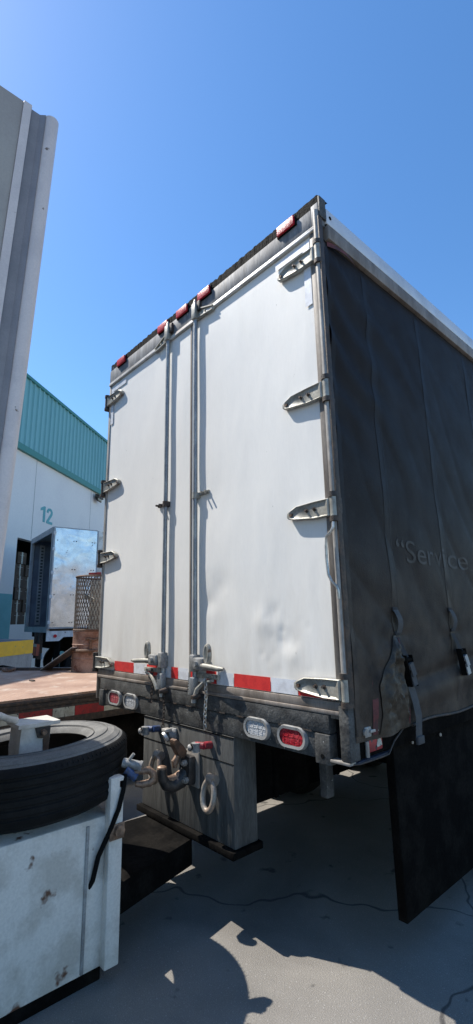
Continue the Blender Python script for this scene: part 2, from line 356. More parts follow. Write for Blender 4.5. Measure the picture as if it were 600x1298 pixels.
part('corner_cap', MB().box(-.000, .012, -.010, .05, 2.74, 2.885, .003), BLACK, TR)
for x in (-.243, -1.078, -1.362, -1.636, -2.347):
    a = (x, -.010, 2.835)
    o = part('marker_light', MB().box(-.070, .070, -.026, .010, -.034, .030, .002), REDLENS, TR, at=a)
    part('lamp_base', MB().box(-.080, .080, -.013, .0, -.040, .034, .002), GASKET, o, at=a)

# hinges: pressed strap, raised rim, bolts, knuckle, collars
def strap(sgn):
    out = [(.0, -.046), (.10, -.046), (.235, -.030), (.278, -.022), (.289, -.012), (.289, .010), (.278, .020), (.225, .042), (.10, .047), (.0, .047)]
    def ring(s_, y, dx=0): return [(-(dx+(q[0]-.12)*s_+.12)*sgn, y, q[1]*s_) for q in out]
    n = len(out); mb = MB()
    levels = [ring(1, -.006), ring(1, -.030), ring(.93, -.034), ring(.74, -.024)]
    for lv in levels: mb.add(lv, [])
    for k in range(3):
        for i in range(n): mb.f.append((k*n+i, k*n+(i+1) % n, (k+1)*n+(i+1) % n, (k+1)*n+i))
    mb.f.append(tuple(3*n+i for i in range(n)))
    return mb
def bolts(sgn, tip):
    mb = MB()
    if tip: mb.cyl((-.262*sgn, .0, 0), (-.262*sgn, -.034, 0), .010, 8).cyl((-.262*sgn, -.0, 0), (-.262*sgn, -.027, 0), .014, 10)
    else:
        for bx in (.098, .150):
            mb.cyl((-bx*sgn, .0, .006), (-bx*sgn, -.042, .006), .0065, 8).cyl((-bx*sgn, 0, .006), (-bx*sgn, -.028, .006), .012, 6)
    return mb
def hinge(sgn, at):
    o = part('door_hinge', strap(sgn), HINGE, TR, at=at)
    for bx in (.098, .150): part('bolt', MB().cyl((-bx*sgn, .0, .006), (-bx*sgn, -.042, .006), .0065, 8).cyl((-bx*sgn, 0, .006), (-bx*sgn, -.028, .006), .012, 6), DARKST, o, at=at)
    part('tip_bolt', bolts(sgn, True), BROWNRUST, o, at=at)
    k = MB().cyl((.022*sgn, -.016, -.050), (.022*sgn, -.016, .050), .021, 14); k.box(min(0, .02*sgn), max(0, .02*sgn), -.026, .0, -.045, .045)
    part('knuckle', k, HINGE if sgn > 0 else DARKST, o, at=at)
    c = MB()
    for z in (-.066, .064): c.cyl((.022*sgn, -.016, z-.013), (.022*sgn, -.016, z+.013), .026, 12).box(min(.02*sgn, .042*sgn), max(.02*sgn, .042*sgn), -.030, .02, z-.014, z+.014, .003)
    c.box(min(.030*sgn, .041*sgn), max(.030*sgn, .041*sgn), -.02, .03, -.08, .08)
    part('clamp', c, DARKST, o, at=at)
    return o
HZ = (2.50, 1.632, .972, .078)
h0 = hinge(1, (-.040, 0, HZ[0]))
for z in HZ[1:]: dup(h0, TR, (-.040, 0, z))
h1 = hinge(-1, (-2.595, 0, HZ[0]))
for z in HZ[1:]: dup(h1, TR, (-2.595, 0, z))
# corner posts
mb = MB().cyl((-.020, -.010, .03), (-.020, -.010, 2.79), .0185, 14); part('corner_post', mb, ALU, TR)
part('corner_post', MB().box(-.003, .006, -.022, .016, .02, 2.74, .002), DARKST, TR)
part('corner_post', MB().box(-2.612, -2.591, .0, .05, -.22, 2.70, .003), ALU_BROWN, TR)
# bent hold-back rod at right edge
mb = MB().tube([(-.014, -.036, .888), (-.013, -.042, .86), (-.020, -.050, .84), (-.050, -.052, .815), (-.056, -.052, .77), (-.056, -.054, .70), (-.052, -.052, .625), (-.036, -.050, .59), (-.014, -.044, .565), (-.008, -.040, .545), (-.009, -.036, .505)], .0075, 8)
part('hold_back_rod', mb, ZINC, TR)

# lock rods with keepers, guides, handles
def lock_rod(x, sgn):                         # sgn: side on which the brackets reach out
    o = part('lock_rod', MB().cyl((x, -.028, -.03), (x, -.028, 2.78), .0165, 14), ROD, TR)
    # top keeper
    k = MB().box(x-.024, x+.024, -.055, -.012, 2.655, 2.79, .006); k.cyl((x, -.032, 2.79), (x, -.032, 2.83), .020, 10, .010)
    z0 = 2.66
    k.prism([(x+sgn*.02, -.008, z0+.0), (x+sgn*.06, -.008, z0-.004), (x+sgn*.20, -.008, z0-.02), (x+sgn*.215, -.008, z0+.008), (x+sgn*.20, -.008, z0+.022), (x+sgn*.08, -.008, z0+.058), (x+sgn*.02, -.008, z0+.085)], (0, -.012, 0))
    k.bar((x+sgn*.02, -.022, z0+.006), (x+sgn*.20, -.022, z0-.012), .020, .008)
    k.bar((x+sgn*.03, -.022, z0+.080), (x+sgn*.20, -.022, z0+.018), .020, .008)
    for bx in (.06, .11, .198): k.cyl((x+sgn*bx, -.015, z0+.02), (x+sgn*bx, -.032, z0+.02), .008, 6)
    part('top_keeper', k, HINGE, o)
    part('cam_shadow_block', MB().box(x+.026, x+.060, -.040, -.013, 2.715, 2.80, .008), DARKST, o).name = 'keeper_shadow'  # dark block standing in for the shadow cast beside the top keeper
    # mid guide
    zc = 1.275 if sgn < 0 else 1.265
    k = MB().cyl((x, -.028, zc-.022), (x, -.028, zc+.022), .023, 12); k.box(x-.026, x+.026, -.028, -.001, zc-.02, zc+.02, .003)
    k.box(min(x, x+sgn*.13), max(x, x+sgn*.13), -.014, -.001, zc-.004, zc+.022, .003)
    for bx in (.075, .118): k.cyl((x+sgn*bx, 0, zc+.010), (x+sgn*bx, -.040, zc+.010), .008, 6)
    part('rod_guide', k, HINGE if sgn > 0 else DARKST, o)
    # handle hub and lever
    zh = .135
    hb = MB().box(min(x+sgn*.03, x+sgn*.13), max(x+sgn*.03, x+sgn*.13), -.075, -.002, zh-.03, zh+.045, .012)
    hb.cyl((x+sgn*.075, -.07, zh+.01), (x+sgn*.075, -.095, zh+.01), .018, 12)
    hb.box(x-.026, x+.026, -.060, -.004, zh-.045, zh+.06, .008)
    part('handle_hub', hb, CASTALU, o)
    lv = MB().tube([(x+sgn*.12, -.062, zh), (x+sgn*.20, -.072, zh-.002), (x+sgn*.30, -.078, zh-.008), (x+sgn*.345, -.078, zh-.006)], [.016, .017, .016, .009], 10)
    part('handle_lever', lv, HINGE, o)
    xe = x+sgn*.165
    pts = [(xe+.019*math.cos(t), -.055, zh+.070+.050*math.sin(t)) for t in [2*math.pi*i/18 for i in range(18)]]
    e = MB().tube(pts, .0155, 8, closed=True); e.cyl((xe, -.055, zh-.02), (xe, -.055, zh+.04), .014, 10)
    part('padlock_eye', e, HINGE, o)
    # bottom cam with teeth
    cm = MB().box(x-.026, x+.026, -.060, -.016, -.055, .055, .008)
    for i in range(6): cm.box(x-.034, x-.026, -.058, -.03, -.050+i*.017, -.041+i*.017)
    cm.cyl((x, -.035, -.10), (x, -.035, -.05), .017, 10)
    part('bottom_cam', cm, ROD, o)
    kb = MB().box(min(x+sgn*.03, x+sgn*.24), max(x+sgn*.03, x+sgn*.24), -.034, -.016, .055, .085, .003)
    kb.tube([(x+sgn*.20, -.04, .05), (x+sgn*.12, -.05, .035), (x+sgn*.06, -.055, -.01), (x+sgn*.035, -.05, -.055)], [.010, .012, .014, .016], 8)
    for bx in (.09, .14, .19): kb.cyl((x+sgn*bx, -.03, .068), (x+sgn*bx, -.045, .068), .009, 6)
    part('bottom_keeper', kb, HINGE, o)
    part('rod_end', MB().cyl((x+.05, -.03, -.052), (x+.05, -.09, -.058), .021, 12, .012), DARKST, o)
    return o
lock_rod(-1.548, -1); lock_rod(-1.178, 1)
def chain(x, y, z0, z1, m):
    mb = MB(); n = int((z0-z1)/.024)
    for i in range(n):
        z = z0-.024*(i+.5); a = i % 2
        xs = x+.006*math.sin(i*.5)
        pts = [(xs+(.0095*math.cos(t) if a else 0), y+(0 if a else .0095*math.cos(t)), z+.017*math.sin(t)) for t in [2*math.pi*j/10 for j in range(10)]]
        mb.tube(pts, .0036, 5, closed=True)
    o = part('chain', mb, m, TR); o['kind'] = 'stuff'
chain(-1.035, -.055, .055, -.235, ZINC); chain(-1.662, -.045, .07, -.16, DARKST); chain(-1.515, -.04, -.08, -.31, DARKST)

# bumper
bp_ = MB().box(-2.50, -.125, -.020, .10, -.130, -.044, .004)
bp_.box(-2.50, -.213, -.012, .10, -.250, -.1335, .003)
bm_ = part('bumper', bp_, BLACK, TR)
part('sill_ledge', MB().box(-2.56, -.03, -.002, .20, -.060, -.0435, .002), ALU_BROWN, bm_)
part('flange_plate', MB().box(-.212, -.122, -.028, .04, -.268, -.134, .004), BLACK, bm_)
part('flange_hole', MB().cyl((-.167, -.0285, -.232), (-.167, -.030, -.232), .011, 14), GASKET, bm_)
part('flange_plate', MB().box(-2.50, -2.43, -.026, .04, -.262, -.134, .004), BLACK, bm_)
part('bumper_post', MB().box(-.062, -.004, -.026, .05, -.235, .012, .006), BLACK, bm_)
part('recess', MB().box(-.121, -.063, .03, .08, -.235, -.044), GASKET, bm_)
part('step_edge', MB().box(-.122, -.012, -.030, .02, -.249, -.237, .002), ALU, bm_)
mb = MB()
for i in range(14):
    x = -2.44+i*.165+.05*nz(i, 5, 3)+.01*nz(i, 0, 0); mb.box(x, x+.06+.03*nz(i, 8, 1), -.0215, -.018, -.1335-.004*nz(i, 2, 0), -.127)
part('weld_bead', mb, DARKST, bm_)['kind'] = 'stuff'
def lamp(x, m, z=-.178):
    a = (x, -.012, z)
    o = part('tail_light', MB().prism(oval(0, 0, .081, .039, -.013), (0, .03, 0)), m, TR, at=a)
    r_ = MB()
    o1, o2, o3 = oval(0, 0, .100, .057, .0), oval(0, 0, .095, .052, -.022), oval(0, 0, .080, .038, -.020)
    n = len(o1); r_.add(o1+o2+o3, [(k*n+i, k*n+(i+1) % n, (k+1)*n+(i+1) % n, (k+1)*n+i) for k in range(2) for i in range(n)])
    part('grommet', r_, GROMMET, o, at=a)
    l_ = MB()
    for i in range(4): l_.box(-.057+.034*i, -.053+.034*i, -.0145, -.0125, -.030, .030)
    l_.box(-.07, .07, -.0145, -.0125, -.002, .002)
    part('lens_rib', l_, m, o, at=a)['kind'] = 'stuff'
lamp(-.364, DULLRED); lamp(-.623, CLEARLENS, -.172); lamp(-1.99, CLEARLENS); lamp(-2.236, PALERED)
# hitch box
hp = part('hitch_plate', MB().box(-1.80, -.822, -.016, .16, -.83, -.254, .004), PLATE, TR)
s_ = MB().box(-1.80, -.822, -.0195, -.0155, -.262, -.2545); s_.box(-1.80, -.822, -.0185, -.0155, -.402, -.398)
part('weld_seam', s_, GASKET, hp)
part('lower_flange', MB().box(-1.82, -.80, -.05, .18, -.870, -.832, .004), CHASSIS, hp)
# pintle hook
hx, hz = -1.225, -.49
ph = part('pintle_hook', MB().box(hx-.055, hx+.065, -.085, -.0225, hz-.085, hz+.085, .022), HOOKST, TR)
pts = [(hx-.005, -.06, hz-.02), (hx-.008, -.10, hz-.06), (hx-.014, -.15, hz-.078), (hx-.020, -.195, hz-.062), (hx-.022, -.218, hz-.025), (hx-.022, -.225, hz+.012), (hx-.022, -.224, hz+.034)]
part('hook_horn', MB().tube(pts, [.050, .047, .040, .034, .031, .030, .028], 14), HOOKST, ph)
part('horn_tip', MB().tube([(hx-.022, -.224, hz+.030), (hx-.022, -.224, hz+.040), (hx-.022, -.2235, hz+.046)], [.0292, .0285, .020], 14), WORN, ph)
part('saddle', MB().tube([(hx-.008, -.088, hz-.012), (hx-.012, -.125, hz-.038), (hx-.018, -.170, hz-.040), (hx-.020, -.192, hz-.028)], [.020, .026, .022, .012], 12), WORN, ph)
lt = MB().prism([(hx-.035, -.075, hz+.070), (hx-.030, -.12, hz+.085), (hx-.022, -.165, hz+.150), (hx-.020, -.168, hz+.185), (hx-.022, -.150, hz+.190), (hx-.030, -.10, hz+.150), (hx-.038, -.060, hz+.105)], (.050, .0, .0))
part('latch', lt, BROWNRUST, ph)
part('latch_lock', MB().tube([(hx-.01, -.115, hz+.085), (hx-.015, -.135, hz+.055), (hx-.015, -.135, hz+.020)], [.018, .022, .014], 10), WORN, ph)
for bx, bz in ((.030, .047), (.045, -.047), (-.035, .05)): part('mount_bolt', MB().cyl((hx+bx, -.083, hz+bz), (hx+bx, -.105, hz+bz), .019, 6).cyl((hx+bx, -.1, hz+bz), (hx+bx, -.116, hz+bz), .011, 8), ALU, ph)
part('latch_pin', MB().tube([(hx+.015, -.11, hz-.035), (hx+.005, -.135, hz-.085), (hx-.005, -.145, hz-.115)], .0065, 8), ZINC, ph)
part('back_plate', MB().box(hx-.045, hx+.090, -.030, -.0165, hz-.10, hz+.105, .006), ALU, ph)
def dring(x, z):
    o = part('safety_ring', MB().cyl((x-.032, -.045, z+.062), (x+.032, -.045, z+.062), .030, 14), RINGST, TR)
    pts = [(x+.050*math.cos(t), -.062-.012*(1-math.sin(t)), z-.015+.078*math.sin(t)) for t in [2*math.pi*i/28 for i in range(28)]]
    part('ring_loop', MB().tube(pts, .0165, 10, closed=True), RINGST, o)
dring(-1.555, -.535); dring(-.985, -.565)
def gladhand(x, z, m):
    o = part('gladhand', MB().cyl((x, -.018, z), (x, -.075, z+.004), .022, 12).cyl((x, -.07, z+.004), (x-.045, -.10, z+.004), .020, 12), m, TR)
    part('coupling_face', MB().cyl((x-.035, -.105, z+.02), (x-.035, -.105, z-.03), .028, 14).cyl((x-.075, -.12, z-.012), (x-.03, -.11, z-.002), .021, 12), CASTALU, o)
    part('rubber_seal', MB().cyl((x-.046, -.132, z), (x-.040, -.106, z), .017, 12), GASKET, o)
gladhand(-1.60, -.315, GLADBLUE); gladhand(-1.03, -.325, GLADRED)
so = part('electric_socket', MB().cyl((-1.42, -.016, -.325), (-1.42, -.075, -.328), .036, 14).box(-1.455, -1.385, -.03, -.016, -.365, -.285, .004), CASTALU, TR)
part('socket_lid', MB().cyl((-1.42, -.076, -.325), (-1.425, -.092, -.335), .034, 14).box(-1.447, -1.393, -.10, -.05, -.300, -.280, .005), LIGHT_ALU, so)

# top rail and curtain side
tr = part('top_rail', MB().box(-.03, .014, .052, 9.0, 2.722, 2.828, .006), RAIL_W, TR)
part('rail_lower', MB().box(-.03, .020, .052, 9.0, 2.612, 2.712, .006), ALU_BROWN, tr)
part('rail_groove', MB().box(-.03, .006, .052, 9.0, 2.711, 2.723), GASKET, tr)
part('rivet', MB().cyl((.012, .085, 2.775), (.0165, .085, 2.775), .012, 10), GASKET, tr)
part('roof', MB().box(-2.56, -.031, .07, 9.0, 2.78, 2.835), RAIL_W, TR)
BK = ((.485, .31), (1.16, .30), (1.93, .28), (2.70, .28))
def cur_x(y, z):
    x = .004*nz(y*1.1, z*.5, 0)+.006*nz(y*2.4+z*.8, z*.9, 5)
    # diagonal tension wrinkles falling from the top corner
    t = max(0, 1-abs(z-2.0)/.9)*max(0, 1-y/1.3)
    q = (2.62-z)*.8-(y-.06)*.6
    x += .013*t*math.sin(q*26+3*nz(y*2, z*2, 1))
    # general faint slanted wrinkles
    x += .005*math.sin((y*1.4+z*2.2)*5+4*nz(y*1.2, z*1.2, 8))*(.5+.5*nz(y*.7, z*.7, 3))
    # sharp slanted creases
    q2 = nz((y*1.3+z*.9)*2.0, (z-y*.6)*.8, 3); x -= .010*max(0, .22-abs(q2))**1.5*8*(.4+.6*max(0, nz(y*.9, z*.8, 11)+.4))
    # pulls towards the buckles
    for by, bz in BK:
        dy, dz = y-by, z-bz
        rr = math.hypot(dy, dz)
        if rr < .6:
            a = math.atan2(dz, dy); x += .005*(1-rr/.6)**2*math.sin(6*a+by*9)*min(1, rr/.1)-.006*math.exp(-(rr/.10)**2)
    # heavy fold above the lower hem
    zf = .02+.10*max(0, y-.5)
    if y > .35: x += min(1, (y-.35)/.25)*(.020*math.exp(-((z-zf+.06)/.06)**2)-.014*math.exp(-((z-zf-.03)/.035)**2))
    # crumpled loose corner
    if y < .55 and z < .42:
        k = min(1, (.42-z)/.22)*min(1, (.55-y)/.1)*min(1, max(0, (y-.13))/.08)
        x += k*(.014+.020*nz(y*9, z*6, 4)+.010*nz(y*20, z*16, 9))
    top = max(0, min(1, (z-2.45)/.17)); x = x*(1-top)-.012*top
    return x+.002
def curtain(u, v):
    y = .017+8.9*(u**1.7); zb = -.148-.010*math.sin(y*7)-.02*max(0, .35-y)
    z = zb+(2.615-zb)*v; return (cur_x(y, z), y, z)
cu = part('side_curtain', MB().grid(curtain, 230, 210), VINYL, TR)
for ys in (.42, 1.105, 1.92, 2.72, 3.5, 4.3, 5.1):
    mb = MB()
    for o_ in (0, .052):
        mb.grid(lambda u, v: (cur_x(ys+o_+.012*u, -.10+2.66*v)+.0016, ys+o_+.012*u+.012*math.sin(v*5), -.10+2.66*v), 1, 120)
    mb.grid(lambda u, v: (cur_x(ys+.012+.04*u, -.10+2.66*v)+.0009, ys+.012+.04*u+.012*math.sin(v*5), -.10+2.66*v), 2, 120)
    part('seam_strip', mb, SEAM, cu)
part('rolled_hem', MB().tube([(.006+cur_x(.5+i*.1, -.14), .5+i*.1, -.150-.010*math.sin((.5+i*.1)*7)) for i in range(75)], .007, 8), DARKST, cu)
part('edge_hem', MB().grid(lambda u, v: (cur_x(.019+.035*u, -.13+2.72*v)+.003, .019+.035*u, -.13+2.72*v), 2, 90), SEAM, cu)
FLAP = mat('crumpled brown vinyl', (.036, .027, .018), .5, c2=(.080, .062, .044), scale=9, thr=(.4, .7), bump=.7, bump_scale=24, grain=.2, spec=.3)
def flap(u, v):
    z = -.145+.46*v
    yl = .19+.05*v+.17*max(0, v-.50)/.50+.012*math.sin(v*9); yr = .49-.05*v
    y = yl+(yr-yl)*u; e = min(1, min(u, 1-u)*7)*min(1, min(v, 1-v)*7)
    return (cur_x(y, z)+.006+e*(.012+.022*nz(y*14, z*10, 2)+.020*abs(nz(y*24+z*9, z*18, 6))+.010*abs(nz(y*50, z*40, 9))), y, z)
part('loose_flap', MB().grid(flap, 26, 36), FLAP, cu)
RED = mat('faded red piping', (.13, .030, .028), .7, c2=(.06, .02, .02), scale=18)
part('red_piping', MB().grid(lambda u, v: (cur_x(.145+.035*u, -.14+.52*v)+.004, .145+.03*u+.05*v*v-.0*v, -.14+.40*v), 2, 40), RED, cu)
part('red_piping', MB().tube([(cur_x(.44+.03*math.sin(i*.2), .30-.02*i)+.006, .455-.012*math.sin(i*.25), .30-.0215*i) for i in range(21)], .005, 6), RED, cu)
part('tear_flap', MB().grid(lambda u, v: (.004+cur_x(.05+.25*u, 2.56)+.03*math.sin(u*math.pi), .055+.30*u, 2.605-.035*v*(1-u)-.02*u), 8, 2), RED, cu)
# printed lettering
def letters(txt, y0, y1, z0, z1, skip=()):
    out = MB(); cur = 0
    fc = bpy.data.curves.new('t', 'FONT'); fc.body = txt; fc.size = 1; fc.fill_mode = 'FRONT'
    ob = bpy.data.objects.new('t', fc); COL.objects.link(ob); bpy.context.view_layer.update()
    me = bpy.data.meshes.new_from_object(ob.evaluated_get(bpy.context.evaluated_depsgraph_get()))
    bpy.data.objects.remove(ob); bm = bmesh.new(); bm.from_mesh(me); bpy.data.meshes.remove(me)
    for _ in range(2): bmesh.ops.subdivide_edges(bm, edges=[e for e in bm.edges if e.calc_length() > .08], cuts=1)
    bmesh.ops.triangulate(bm, faces=bm.faces[:])
    xs = [v.co.x for v in bm.verts]; a, b = min(xs), max(xs)
    for v in bm.verts:
        y = y0+(v.co.x-a)/(b-a)*(y1-y0); z = z0+v.co.y*(z1-z0)/.72
        v.co = Vector((0, y, z))
    return bm
bm = letters('\u201cSer', .535, .985, .725, .865)
for v in bm.verts: v.co.x = cur_x(v.co.y, v.co.z)+.0025
part('lettering', MB()._bm(bm), PRINT, cu)
bm = letters('v', 1.01, 1.10, .725, .865)
for v in bm.verts: v.co.x = cur_x(v.co.y, v.co.z)+.0025
PRINT_F = mat('almost gone print', (.026, .021, .018), .6, c2=(.019, .0150, .013), scale=16, grain=.25)
part('lettering', MB()._bm(bm), PRINT_F, cu)
bm = letters('ice', 1.115, 1.50, .725, .865)
for v in bm.verts: v.co.x = cur_x(v.co.y, v.co.z)+.0025
part('lettering', MB()._bm(bm), PRINT, cu)
# tension straps
def strap_set(y, tail):
    x0 = cur_x(y, .38)+.006
    o = part('tension_strap', MB().box(x0-.002, x0+.006, y-.028, y+.028, .44, .465, .002), BLACKWEB, TR)
    part('strap_patch', MB().box(x0-.002, x0+.006, y-.02, y+.032, .315, .335, .002), BLACKWEB, o)
    part('strap_loop', MB().grid(lambda u, v: (x0+.004+.022*math.sin(v*math.pi), y-.026+.052*u+.02*v, .455-.13*v), 2, 8), WEB, o)
    part('strap_loop', MB().grid(lambda u, v: (x0+.006+.026*v, y-.034+.050*u+.040*v, .305-.11*v), 2, 5), BLACKWEB, o)
    a, b = Vector((x0+.030, y+.028, .200)), Vector((x0+.036, y+.056, .055))
    k = MB()
    for s_ in (-1, 1): k.bar(a+Vector((0, s_*.030, .01)), b+Vector((0, s_*.030, -.005)), .034, .007, (0, 1, 0))
    k.cyl(a+Vector((.004, -.036, -.012)), a+Vector((.004, .036, -.012)), .012, 10); k.cyl(b+Vector((.0, -.036, .012)), b+Vector((0, .036, .012)), .013, 10)
    k.cyl((a+b)/2+Vector((.01, -.028, 0)), (a+b)/2+Vector((.01, .028, 0)), .013, 10)
    part('buckle', k, CHASSIS, o)
    part('buckle_lever', MB().bar(a+Vector((.016, 0, -.03)), a*.35+b*.65+Vector((.018, 0, 0)), .040, .022, (1, 0, 0)).bar(a*.35+b*.65+Vector((.012, 0, 0)), b+Vector((.014, 0, 0)), .044, .016, (1, 0, 0)), (WEB if tail else ROD), o)
    if tail:
        pts = [(b.x, b.y-.015, .05), (b.x+.012, b.y-.004, -.03), (b.x+.016, b.y+.006, -.10), (b.x+.012, b.y+.0, -.17), (b.x+.010, b.y-.002, -.215)]
        m_ = MB()
        for i in range(len(pts)-1): m_.grid(lambda u, v: tuple(Vector(pts[i])*(1-v)+Vector(pts[i+1])*v+Vector((0, -.033+.066*u, 0))), 2, 3)
        m_.box(b.x+.004, b.x+.022, b.y-.033, b.y+.036, -.235, -.195, .006)
        part('strap_tail', m_, WEB, o)
strap_set(.455, True)
for y in (1.130, 1.90, 2.68): strap_set(y, False)
# floor edge, corner ledge, recess with red lamp and lever
part('side_rail', MB().box(-.06, -.012, .05, 9.0, -.235, -.12, .004), CHASSIS, TR)
BLUED = mat('dark blue plate', (.035, .045, .075), .5, c2=(.06, .06, .07), scale=12, bump=.2)
lg = part('corner_ledge', MB().prism([(-.036, .02, -.249), (-.004, .03, -.249), (.004, .20, -.249), (.0, .29, -.249), (-.03, .36, -.249), (-.10, .36, -.249), (-.10, .02, -.249)], (0, 0, .010)), BLUED, TR)
part('ledge_edge', MB().tube([(-.02, -.01, -.246), (.001, .03, -.246), (.009, .20, -.246), (.005, .275, -.246), (-.0, .34, -.20), (.0, .435, -.155)], .0045, 6), DARKST, lg)
part('recess_wall', MB().box(-.09, -.062, .05, .45, -.24, -.10), CHASSIS, lg)
rl = part('side_lamp', MB().box(-.03, .000, .12, .235, -.215, -.150, .006), DIRTYRED, TR, smooth=True)
part('lamp_lens', MB().prism([(.001, .175, -.20), (.001, .225, -.195), (.001, .215, -.160), (.001, .19, -.165)], (.002, 0, 0)), DIRTYTAPE, rl)
lv = part('latch_lever', MB().box(-.01, .014, .12, .265, -.126, -.112, .003), ALU, TR)
part('latch_body', MB().box(-.04, .004, .085, .14, -.145, -.098, .005).cyl((.0, .10, -.16), (.0, .10, -.23), .010, 8).cyl((.002, .085, -.12), (.012, .085, -.12), .018, 10), ALU, lv)

# underframe
part('floor_pan', MB().box(-2.55, -.061, .101, 9.0, -.15, -.10), CHASSIS, TR)
fr = part('frame_rail', MB().box(-.93, -.86, .161, 9.0, -.66, -.155, .004), CHASSIS, TR)
for y in (.33, .62, .95, 1.3): part('rib', MB().box(-.859, -.83, y, y+.03, -.65, -.16), CHASSIS, fr)
part('frame_rail', MB().box(-1.76, -1.69, .161, 9.0, -.66, -.155, .004), CHASSIS, TR)
part('hanger_bracket', MB().box(-.42, -.37, .25, .31, -.53, -.151, .004), BLACK, TR)
cm0 = part('cross_member', MB().box(-1.24, 1.24, 0, .05, -.047, .047), CHASSIS, TR, at=(-1.302, .45, -.198))
for i in range(1, 22): dup(cm0, TR, (-1.302, .45+i*.38, -.198))
part('air_tank', MB().cyl((-1.6, 1.15, -.42), (-1.0, 1.15, -.42), .12, 20), CHASSIS, TR)
def wheel_prof(Ro, Ri, w):
    h = w/2
    return [(Ri, -h*.8), (Ri+.05, -h*.98), (Ro-.10, -h), (Ro-.04, -h*.93), (Ro-.008, -h*.78), (Ro, -h*.6), (Ro, h*.6), (Ro-.008, h*.78), (Ro-.04, h*.93), (Ro-.10, h), (Ri+.05, h*.98), (Ri, h*.8)]
def road_wheel(at):
    mt = Matrix.Rotation(R(90), 4, 'Y')
    o = part('wheel', MB().lathe(wheel_prof(.50, .285, .25), 40).xf(mt), RUBBER, TR, at=at)
    part('rim', MB().lathe([(.285, -.10), (.27, -.02), (.20, .03), (.09, .05), (.09, -.05), (.2, -.04), (.26, -.10)], 24).xf(mt), CHASSIS, o, at=at)
    return o
w0 = road_wheel((-.22, 1.95, -.75))
for x in (-.55, -2.04, -2.37): dup(w0, TR, (x, 1.95, -.75))
for x in (-.22, -.55, -2.04, -2.37): dup(w0, TR, (x, 3.20, -.75))
for y in (1.95, 3.20): part('axle', MB().cyl((-2.4, y, -.75), (-.2, y, -.75), .065, 16), CHASSIS, TR)
sk = part('side_skirt', MB().box(-.12, -.07, .44, 5.0, -1.06, -.236, .004), CHASSIS, TR)  # visible panel, lengthened out of view to darken the ground under the trailer
part('rivet', MB().cyl((-.06, .62, -.262), (-.054, .62, -.262), .008, 8), ALU, sk); part('rivet', MB().cyl((-.06, .95, -.275), (-.054, .95, -.275), .010, 8), ALU, sk)
part('far_side_wall', MB().box(-2.60, -2.57, .06, 9.0, -.22, 2.79), LIGHT_ALU, TR)
part('front_wall', MB().box(-2.58, -.01, 8.98, 9.05, -.22, 2.79), LIGHT_ALU, TR)

# ================================================================== SPARE TYRE
TC = Vector((-1.476, -.932, -.205)); TN = Vector((-.03, -.04, 1)).normalized()
rotm = TN.to_track_quat('Z', 'Y').to_matrix().to_4x4()
st = thing('spare_tyre', 'worn black truck tyre lying flat on the white rusty carrier', 'tyre', TC-TN*.318)
prof = [(.296, -.045), (.315, -.022), (.345, -.008), (.385, .0), (.42, -.003), (.436, -.008), (.444, -.006), (.462, -.016), (.488, -.030)]
tp = [(.503, -.040)]
for zc in (-.075, -.115, -.155, -.195, -.235): tp += [(.514, zc+.010), (.507, zc+.005), (.507, zc-.003), (.514, zc-.008)]
tp += [(.503, -.275)]
low = [(.488, -.285), (.44, -.31), (.385, -.316), (.315, -.295), (.296, -.27)]
inn = [(.315, -.17), (.44, -.13), (.315, -.09)]
base = st.location
def loc_part(name, mb, m, parent):
    mb.xf(Matrix.Translation(TC) @ rotm); return part(name, mb, m, parent)
loc_part('tread', MB().lathe([(.488, -.030)]+tp+[(.488, -.285)]+[(.44, -.16)], 96), RUBBER, st)
loc_part('sidewall', MB().lathe(prof+[(.48, -.045), (.40, -.02), (.32, -.05)], 96), RUBSIDE, st)
loc_part('sidewall', MB().lathe(low+[(.48, -.27)], 72), RUBBER, st)
loc_part('inner_liner', MB().lathe([(.296, -.27), (.33, -.26), (.437, -.24), (.437, -.08), (.33, -.058), (.296, -.045), (.30, -.05), (.335, -.064), (.432, -.085), (.432, -.235), (.335, -.255)], 72), RUBBER, st)
rb = MB()
for r_ in (.332, .405, .472): rb.lathe([(r_-.003, -.010-(.006 if r_ != .405 else -.010) - (.012 if r_ > .45 else 0)), (r_, .0-(.006 if r_ != .405 else -.004) - (.012 if r_ > .45 else 0)), (r_+.003, -.010-(.006 if r_ != .405 else -.010) - (.012 if r_ > .45 else 0))], 96)
loc_part('sidewall_rib', rb, RUBSIDE, st)
sp = MB()
for i in range(120):
    a = 2*math.pi*i/120
    if i % 30 in (0, 1, 2): continue
    sp.add([Matrix.Rotation(a, 4, 'Z') @ Vector(q) for q in ((.497, -.002, -.034), (.497, .002, -.034), (.516, .002, -.052), (.516, -.002, -.052), (.49, 0, -.05))], [(0, 1, 2, 3), (0, 3, 4), (1, 4, 2), (0, 4, 1), (3, 2, 4)])
loc_part('shoulder_sipe', sp, RUBBER, st)['kind'] = 'stuff'

# ================================================================== TYRE CARRIER
tcx = thing('tyre_carrier', 'rusty white steel carrier whose post stands up through the lying tyre', 'tyre carrier', (-1.45, -.95, GZ))
f1 = Vector((1, 0, 0)); f2 = Vector((0, 1, 0))          # post axes
pc = Vector((-1.42, -.965, 0))
def pq(a, b, z): return pc+f1*a+f2*b+Vector((0, 0, z))
part('post', MB().prism([pq(-.12, -.085, -.75), pq(.045, -.085, -.75), pq(.045, .070, -.75), pq(-.12, .070, -.75)], (.015, .02, .62)), RUSTPAINT, tcx)
part('top_plate', MB().prism([pq(-.12, -.085, -.128), pq(.075, -.085, -.128), pq(.075, .135, -.128), pq(-.12, .135, -.128)], (0, 0, .018)), RUSTPAINT, tcx)
part('lug', MB().prism([pq(.060, .005, -.135), pq(.060, .085, -.135), pq(.060, .08, -.175), pq(.060, .055, -.192), pq(.060, .02, -.185)], f1*.014), DARKST, tcx)
